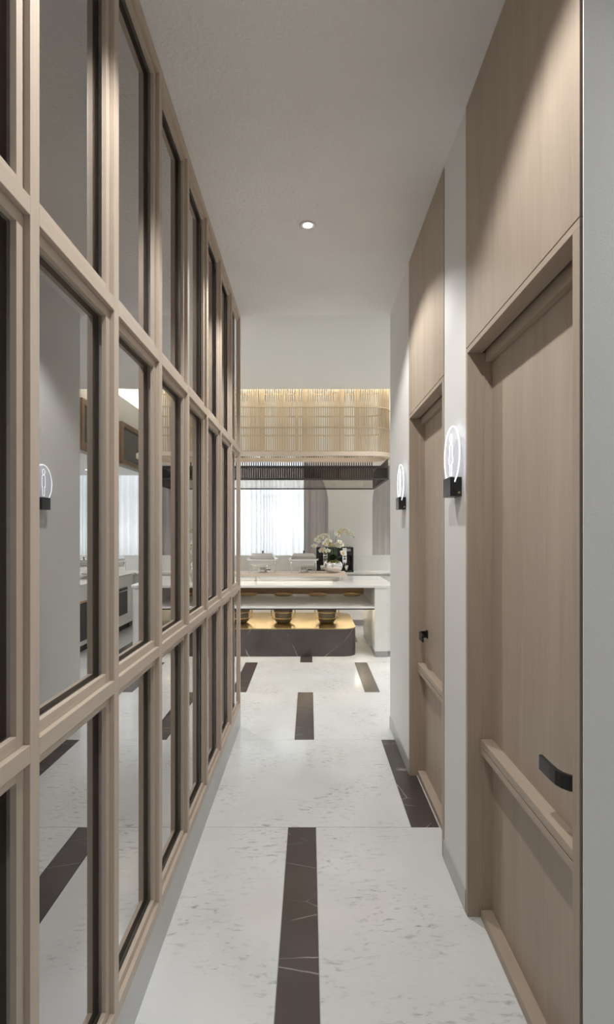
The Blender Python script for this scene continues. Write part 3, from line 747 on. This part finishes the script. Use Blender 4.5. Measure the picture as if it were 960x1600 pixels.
# ------------------------------------------------------------------ orchid vase
VX, VY, VZ = 0.312, 7.25, 0.956
vase = tag(empty('flower_vase', (VX, VY, VZ)), 'round silver bowl vase with moss on the riser beside the coffee machine', 'vase')
bm = bmesh.new(); lathe(bm, [(0, 0.0), (0.066, 0.0), (0.080, 0.008), (0.118, 0.045), (0.131, 0.085), (0.122, 0.125), (0.100, 0.150), (0.094, 0.150), (0.112, 0.122), (0.118, 0.085), (0.06, 0.02), (0, 0.016)], 40)
obj('bowl', bm, 'chrome', vase, True)
bm = bmesh.new()
bmesh.ops.create_icosphere(bm, subdivisions=3, radius=1)
for v in bm.verts:
    k = 1+random.uniform(-0.06, 0.06); v.co = Vector((v.co.x*0.100*k, v.co.y*0.100*k, 0.128+v.co.z*0.045*k))
obj('moss', bm, 'moss', vase)
orc = tag(empty('orchid_plant', (VX, VY, VZ+0.15)), 'white orchid with arching flower stems and dark leaves in the silver vase', 'plant')
def leaf(ang, L, wd, lift, droop):
    bm = bmesh.new(); n = 8; rows_ = []
    for i in range(n+1):
        u = i/n; wv = wd*math.sin(PI*min(1, 0.12+u*0.88))**0.7*(1-0.25*u)
        if i == n: wv = 0.002
        x = L*u*math.cos(lift*(1-0.6*u)); z = L*u*math.sin(lift) - droop*u*u
        rows_.append([(x, -wv, z+0.25*wv), (x, 0, z), (x, wv, z+0.25*wv)])
    V = [[bm.verts.new(p) for p in r] for r in rows_]
    for a, b in zip(V, V[1:]):
        for k in range(2): bm.faces.new((a[k], a[k+1], b[k+1], b[k]))
    bmesh.ops.solidify(bm, geom=bm.faces[:], thickness=0.003)
    o = obj('leaf', bm, 'leaf', orc, True); o.rotation_euler.z = ang
for ang, L, wd, lift, droop in ((0.2, 0.14, 0.032, 0.7, 0.03), (1.1, 0.16, 0.032, 0.95, 0.02), (2.0, 0.16, 0.034, 1.0, 0.02), (2.9, 0.15, 0.03, 0.55, 0.05), (3.6, 0.16, 0.034, 0.5, 0.05), (4.4, 0.15, 0.034, 0.9, 0.03), (5.0, 0.14, 0.034, 0.8, 0.02), (5.7, 0.15, 0.032, 0.8, 0.03), (4.7, 0.11, 0.035, 1.25, 0.0), (1.6, 0.12, 0.03, 1.3, 0.0)):
    leaf(ang, L, wd, lift, droop)
# one flower : five petals and a yellow heart
def petal_bm(bm, ang, L, wd):
    n = 5; c, s = math.cos(ang), math.sin(ang); V = []
    for i in range(n+1):
        u = i/n; wv = wd*math.sin(PI*(0.1+0.86*u))
        r = 0.004+L*u; y = -0.006*math.sin(PI*u)
        row = []
        for q in (-1, 0, 1):
            a, b = r, q*wv
            row.append(bm.verts.new((a*c-b*s, y+0.002*abs(q), a*s+b*c)))
        V.append(row)
    for a, b in zip(V, V[1:]):
        for k in range(2): bm.faces.new((a[k], a[k+1], b[k+1], b[k]))
bm = bmesh.new()
for ang, L, wd in ((PI/2, 0.026, 0.011), (PI*7/6+0.1, 0.026, 0.010), (-PI/6-0.1, 0.026, 0.010), (0.15, 0.030, 0.017), (PI-0.15, 0.030, 0.017)): petal_bm(bm, ang, L, wd)
bmesh.ops.solidify(bm, geom=bm.faces[:], thickness=0.0012)
fm = bpy.data.meshes.new('blossom'); bm.to_mesh(fm); bm.free(); fm.materials.append(MATS['petal'])
bm = bmesh.new(); bmesh.ops.create_icosphere(bm, subdivisions=1, radius=0.0075)
for v in bm.verts: v.co.y = v.co.y*0.9-0.006; v.co.z = v.co.z*1.25-0.003
hm = bpy.data.meshes.new('heart'); bm.to_mesh(hm); bm.free(); hm.materials.append(MATS['flower_heart'])
bm = bmesh.new(); bmesh.ops.create_icosphere(bm, subdivisions=1, radius=0.007)
for v in bm.verts: v.co.z *= 1.35
bum = bpy.data.meshes.new('bud'); bm.to_mesh(bum); bm.free(); bum.materials.append(MATS['bud'])
def bez(p, n=24):
    P0, P1, P2, P3 = [Vector(q) for q in p]
    return [P0*(1-u)**3+P1*3*u*(1-u)**2+P2*3*u*u*(1-u)+P3*u**3 for u in [i/n for i in range(n+1)]]
def spray(p, nfl, buds=2, start=0.5):
    c = bez(p); bm = bmesh.new(); tube(bm, c, [0.0042-0.002*i/24 for i in range(25)], 6); obj('flower_stem', bm, 'stem', orc, True)
    for i in range(nfl):
        u = start+(0.97-start)*i/max(1, nfl-1); q = c[min(24, int(u*24))]
        sd = 0.016*(-1 if i % 2 else 1)
        o = inst('blossom', fm, orc, (q.x+random.uniform(-0.006, 0.006), q.y-0.012+random.uniform(-0.008, 0.008), q.z+sd-0.006), (random.uniform(-0.3, 0.45), random.uniform(-0.5, 0.5), random.uniform(-0.7, 0.7)), (1.3,)*3)
        inst('heart', hm, o, (0, 0, 0))
    e = c[-1]; dr = (c[-1]-c[-3]).normalized()
    for i in range(buds): inst('bud', bum, orc, (e.x+dr.x*0.014*(i+1), e.y, e.z+dr.z*0.014*(i+1)), (0, 0.6, 0), (0.9-0.2*i,)*3)
spray([(0.02, 0, 0), (0.0, 0.0, 0.42), (0.10, 0.0, 0.50), (0.26, -0.02, 0.34)], 11, 3, 0.42)
spray([(-0.01, 0.01, 0), (0.0, 0.01, 0.36), (-0.12, 0.0, 0.44), (-0.27, -0.02, 0.20)], 12, 2, 0.36)
spray([(0.01, -0.02, 0), (-0.02, -0.03, 0.30), (-0.09, -0.05, 0.38), (-0.16, -0.08, 0.10)], 9, 1, 0.36)
spray([(0.03, -0.02, 0), (0.05, -0.02, 0.28), (0.09, -0.04, 0.34), (0.15, -0.06, 0.06)], 7, 1, 0.40)
spray([(-0.02, 0.02, 0), (-0.04, 0.02, 0.24), (-0.06, 0.0, 0.36), (-0.08, -0.04, 0.14)], 6, 0, 0.40)
for x, h in ((0.0, 0.42), (-0.03, 0.40)):
    bm = bmesh.new(); tube(bm, [(x, 0.01, 0), (x*0.6, 0.01, h*0.6), (x*0.9, 0.01, h)], 0.002, 6); obj('support_stick', bm, 'bud', orc)

# ------------------------------------------------------------------ back counter, side counter, coffee machines
bc = tag(empty('back_counter', (0, 8.95, 0)), 'white counter with marble splashback along the back wall under the windows', 'counter')
def BC(name, x0, x1, y0, y1, z0, z1, mat, bev=0.0, parent=bc):
    bm = bmesh.new(); box(bm, x0, x1, y0-8.95, y1-8.95, z0, z1, bev); return obj(name, bm, mat, parent)
BC('worktop', -3.35, 3.28, 8.63, 9.25, 0.825, 0.85, 'marble_counter', 0.001)
for i, x in enumerate([-3.33+0.66*k for k in range(8)]):
    x1 = min(x+0.656, 1.69)
    if x1-x > 0.1: BC('door_front', x, x1, 8.66, 8.68, 0.10, 0.82, 'paint_smooth')
BC('carcass', -3.33, 1.70, 8.68, 9.245, 0.10, 0.825, 'paint_smooth')
BC('kick_plate', -3.33, 1.70, 8.71, 8.73, 0.0, 0.10, 'grey_metal')
BC('splashback', -3.35, 3.28, 9.225, 9.249, 0.85, 1.095, 'marble_counter')
sc = tag(empty('side_counter', (2.3, 7.3, 0)), 'white side counter with built-in black oven, seen in the mirror', 'counter')
def SC(name, x0, x1, y0, y1, z0, z1, mat, bev=0.0, parent=sc):
    bm = bmesh.new(); box(bm, x0-2.3, x1-2.3, y0-7.3, y1-7.3, z0, z1, bev); return obj(name, bm, mat, parent)
SC('worktop', 1.62, 2.6, 5.8, 8.629, 0.83, 0.86, 'marble_counter', 0.002)
SC('carcass', 1.66, 2.58, 5.82, 8.629, 0.10, 0.83, 'paint_smooth')
SC('kick_plate', 1.72, 2.5, 5.86, 8.629, 0.0, 0.10, 'slat_dark')
ov = SC('oven_door', 1.645, 1.66, 7.60, 8.33, 0.26, 0.66, 'black_plastic', 0.002)
bm = bmesh.new(); tube(bm, [(-0.675, 0.36, 0.62), (-0.675, 0.98, 0.62)], 0.006, 8); obj('oven_handle', bm, 'steel', ov)
ov2 = SC('oven_door', 1.645, 1.66, 6.55, 7.28, 0.16, 0.62, 'black_plastic', 0.002)
SC('brass_strip', 1.642, 1.66, 6.55, 7.28, 0.625, 0.645, 'brass', 0.001, )
def coffee(name, x, label, flip):
    t = tag(empty(name, (x, 8.98, 0.85)), label, 'coffee machine', 'black coffee machines')
    bm = bmesh.new(); box(bm, -0.145, 0.145, 0.0, 0.20, 0, 0.40, 0.008); box(bm, -0.145, 0.145, -0.16, 0.0, 0.27, 0.40, 0.008); box(bm, -0.145, -0.115, -0.16, 0.0, 0.0, 0.28, 0.004); box(bm, 0.115, 0.145, -0.16, 0.0, 0.0, 0.28, 0.004)
    obj('housing', bm, 'black_plastic', t)
    bm = bmesh.new(); box(bm, -0.145, 0.145, -0.18, 0.0, 0, 0.028, 0.004); obj('drip_tray', bm, 'black_metal', t)
    bm = bmesh.new(); box(bm, -0.035, 0.035, -0.168, -0.16, 0.15, 0.39, 0.002); box(bm, -0.03, 0.03, -0.16, -0.01, 0.155, 0.30, 0.003); obj('chrome_front', bm, 'chrome', t)
    bm = bmesh.new()
    for s in (-1, 1): tube(bm, [(s*0.016, -0.12, 0.16), (s*0.016, -0.125, 0.13), (s*0.016, -0.125, 0.115)], 0.007, 8)
    obj('spout', bm, 'chrome', t)
    bm = bmesh.new(); box(bm, -0.10+(0 if flip else 0.13), -0.03+(0 if flip else 0.13), -0.165, -0.16, 0.335, 0.375, 0.001); obj('display', bm, 'grey_metal', t)
    for k, z in enumerate((0.20, 0.24, 0.28, 0.32)):
        bm = bmesh.new(); box(bm, -0.02, 0.02, -0.171, -0.168, z, z+0.018, 0.001); obj('button', bm, 'black_plastic', t)
coffee('coffee_machine', 0.255, 'black coffee machine with chrome front, behind the left half of the orchid', True)
coffee('coffee_machine', 0.568, 'black coffee machine with chrome front, on the right of the orchid', False)
for x, lab in ((0.205, 'white paper cup on the drip tray left of the vase'), (0.60, 'white paper cup on the drip tray right of the vase')):
    t = tag(empty('paper_cup', (x, 8.86, 0.878)), lab, 'cup', 'paper cups on the coffee machines')
    bm = bmesh.new(); lathe(bm, [(0, 0), (0.024, 0), (0.032, 0.075), (0.030, 0.075), (0.023, 0.003), (0, 0.003)], 20); obj('cup_wall', bm, 'ceramic', t, True)
    bm = bmesh.new(); lathe(bm, [(0, 0.068), (0.0295, 0.068), (0.0295, 0.070), (0, 0.0705)], 20); obj('drink', bm, 'wood_pale', t)

# ------------------------------------------------------------------ curtains
def curtain(name, x0, x1, y, z0, z1, amp, wl, mat, label, group, seed):
    rnd = random.Random(seed); bm = bmesh.new(); n = int((x1-x0)/0.012); cxx = (x0+x1)/2
    ph = 0; top, bot = [], []
    for i in range(n+1):
        x = x0+(x1-x0)*i/n
        ph += 2*PI*0.012/(wl*(1+0.35*math.sin(3.1*x+seed)+0.2*math.sin(11*x)))
        yy = amp*math.sin(ph)*(1+0.3*math.sin(7*x+seed))
        top.append(bm.verts.new((x-cxx, yy*0.8, z1-z0))); bot.append(bm.verts.new((x-cxx+0.004*math.sin(ph*1.3), yy*1.15, 0)))
    for i in range(n): bm.faces.new((top[i], top[i+1], bot[i+1], bot[i]))
    if mat == 'drape': bmesh.ops.solidify(bm, geom=bm.faces[:], thickness=0.004)
    o = obj(name, bm, mat, None, True, loc=(cxx, y, z0))
    return tag(o, label, 'curtain', group)
curtain('sheer_curtain', -3.2, -0.02, 9.56, 1.005, 2.98, 0.036, 0.10, 'sheer', 'white sheer curtain in the left window behind the chafing dishes', 'sheer curtains', 1)
curtain('sheer_curtain', 1.42, 3.25, 9.56, 1.005, 2.98, 0.036, 0.10, 'sheer', 'white sheer curtain in the right window, seen in the mirror', 'sheer curtains', 2)
curtain('drape', -0.10, 0.45, 9.47, 1.005, 2.98, 0.03, 0.11, 'drape', 'taupe drape at the right edge of the left window behind the orchid', 'taupe drapes', 3)
curtain('drape', 0.94, 1.50, 9.47, 1.005, 2.98, 0.03, 0.11, 'drape', 'taupe drape at the left edge of the right window', 'taupe drapes', 4)
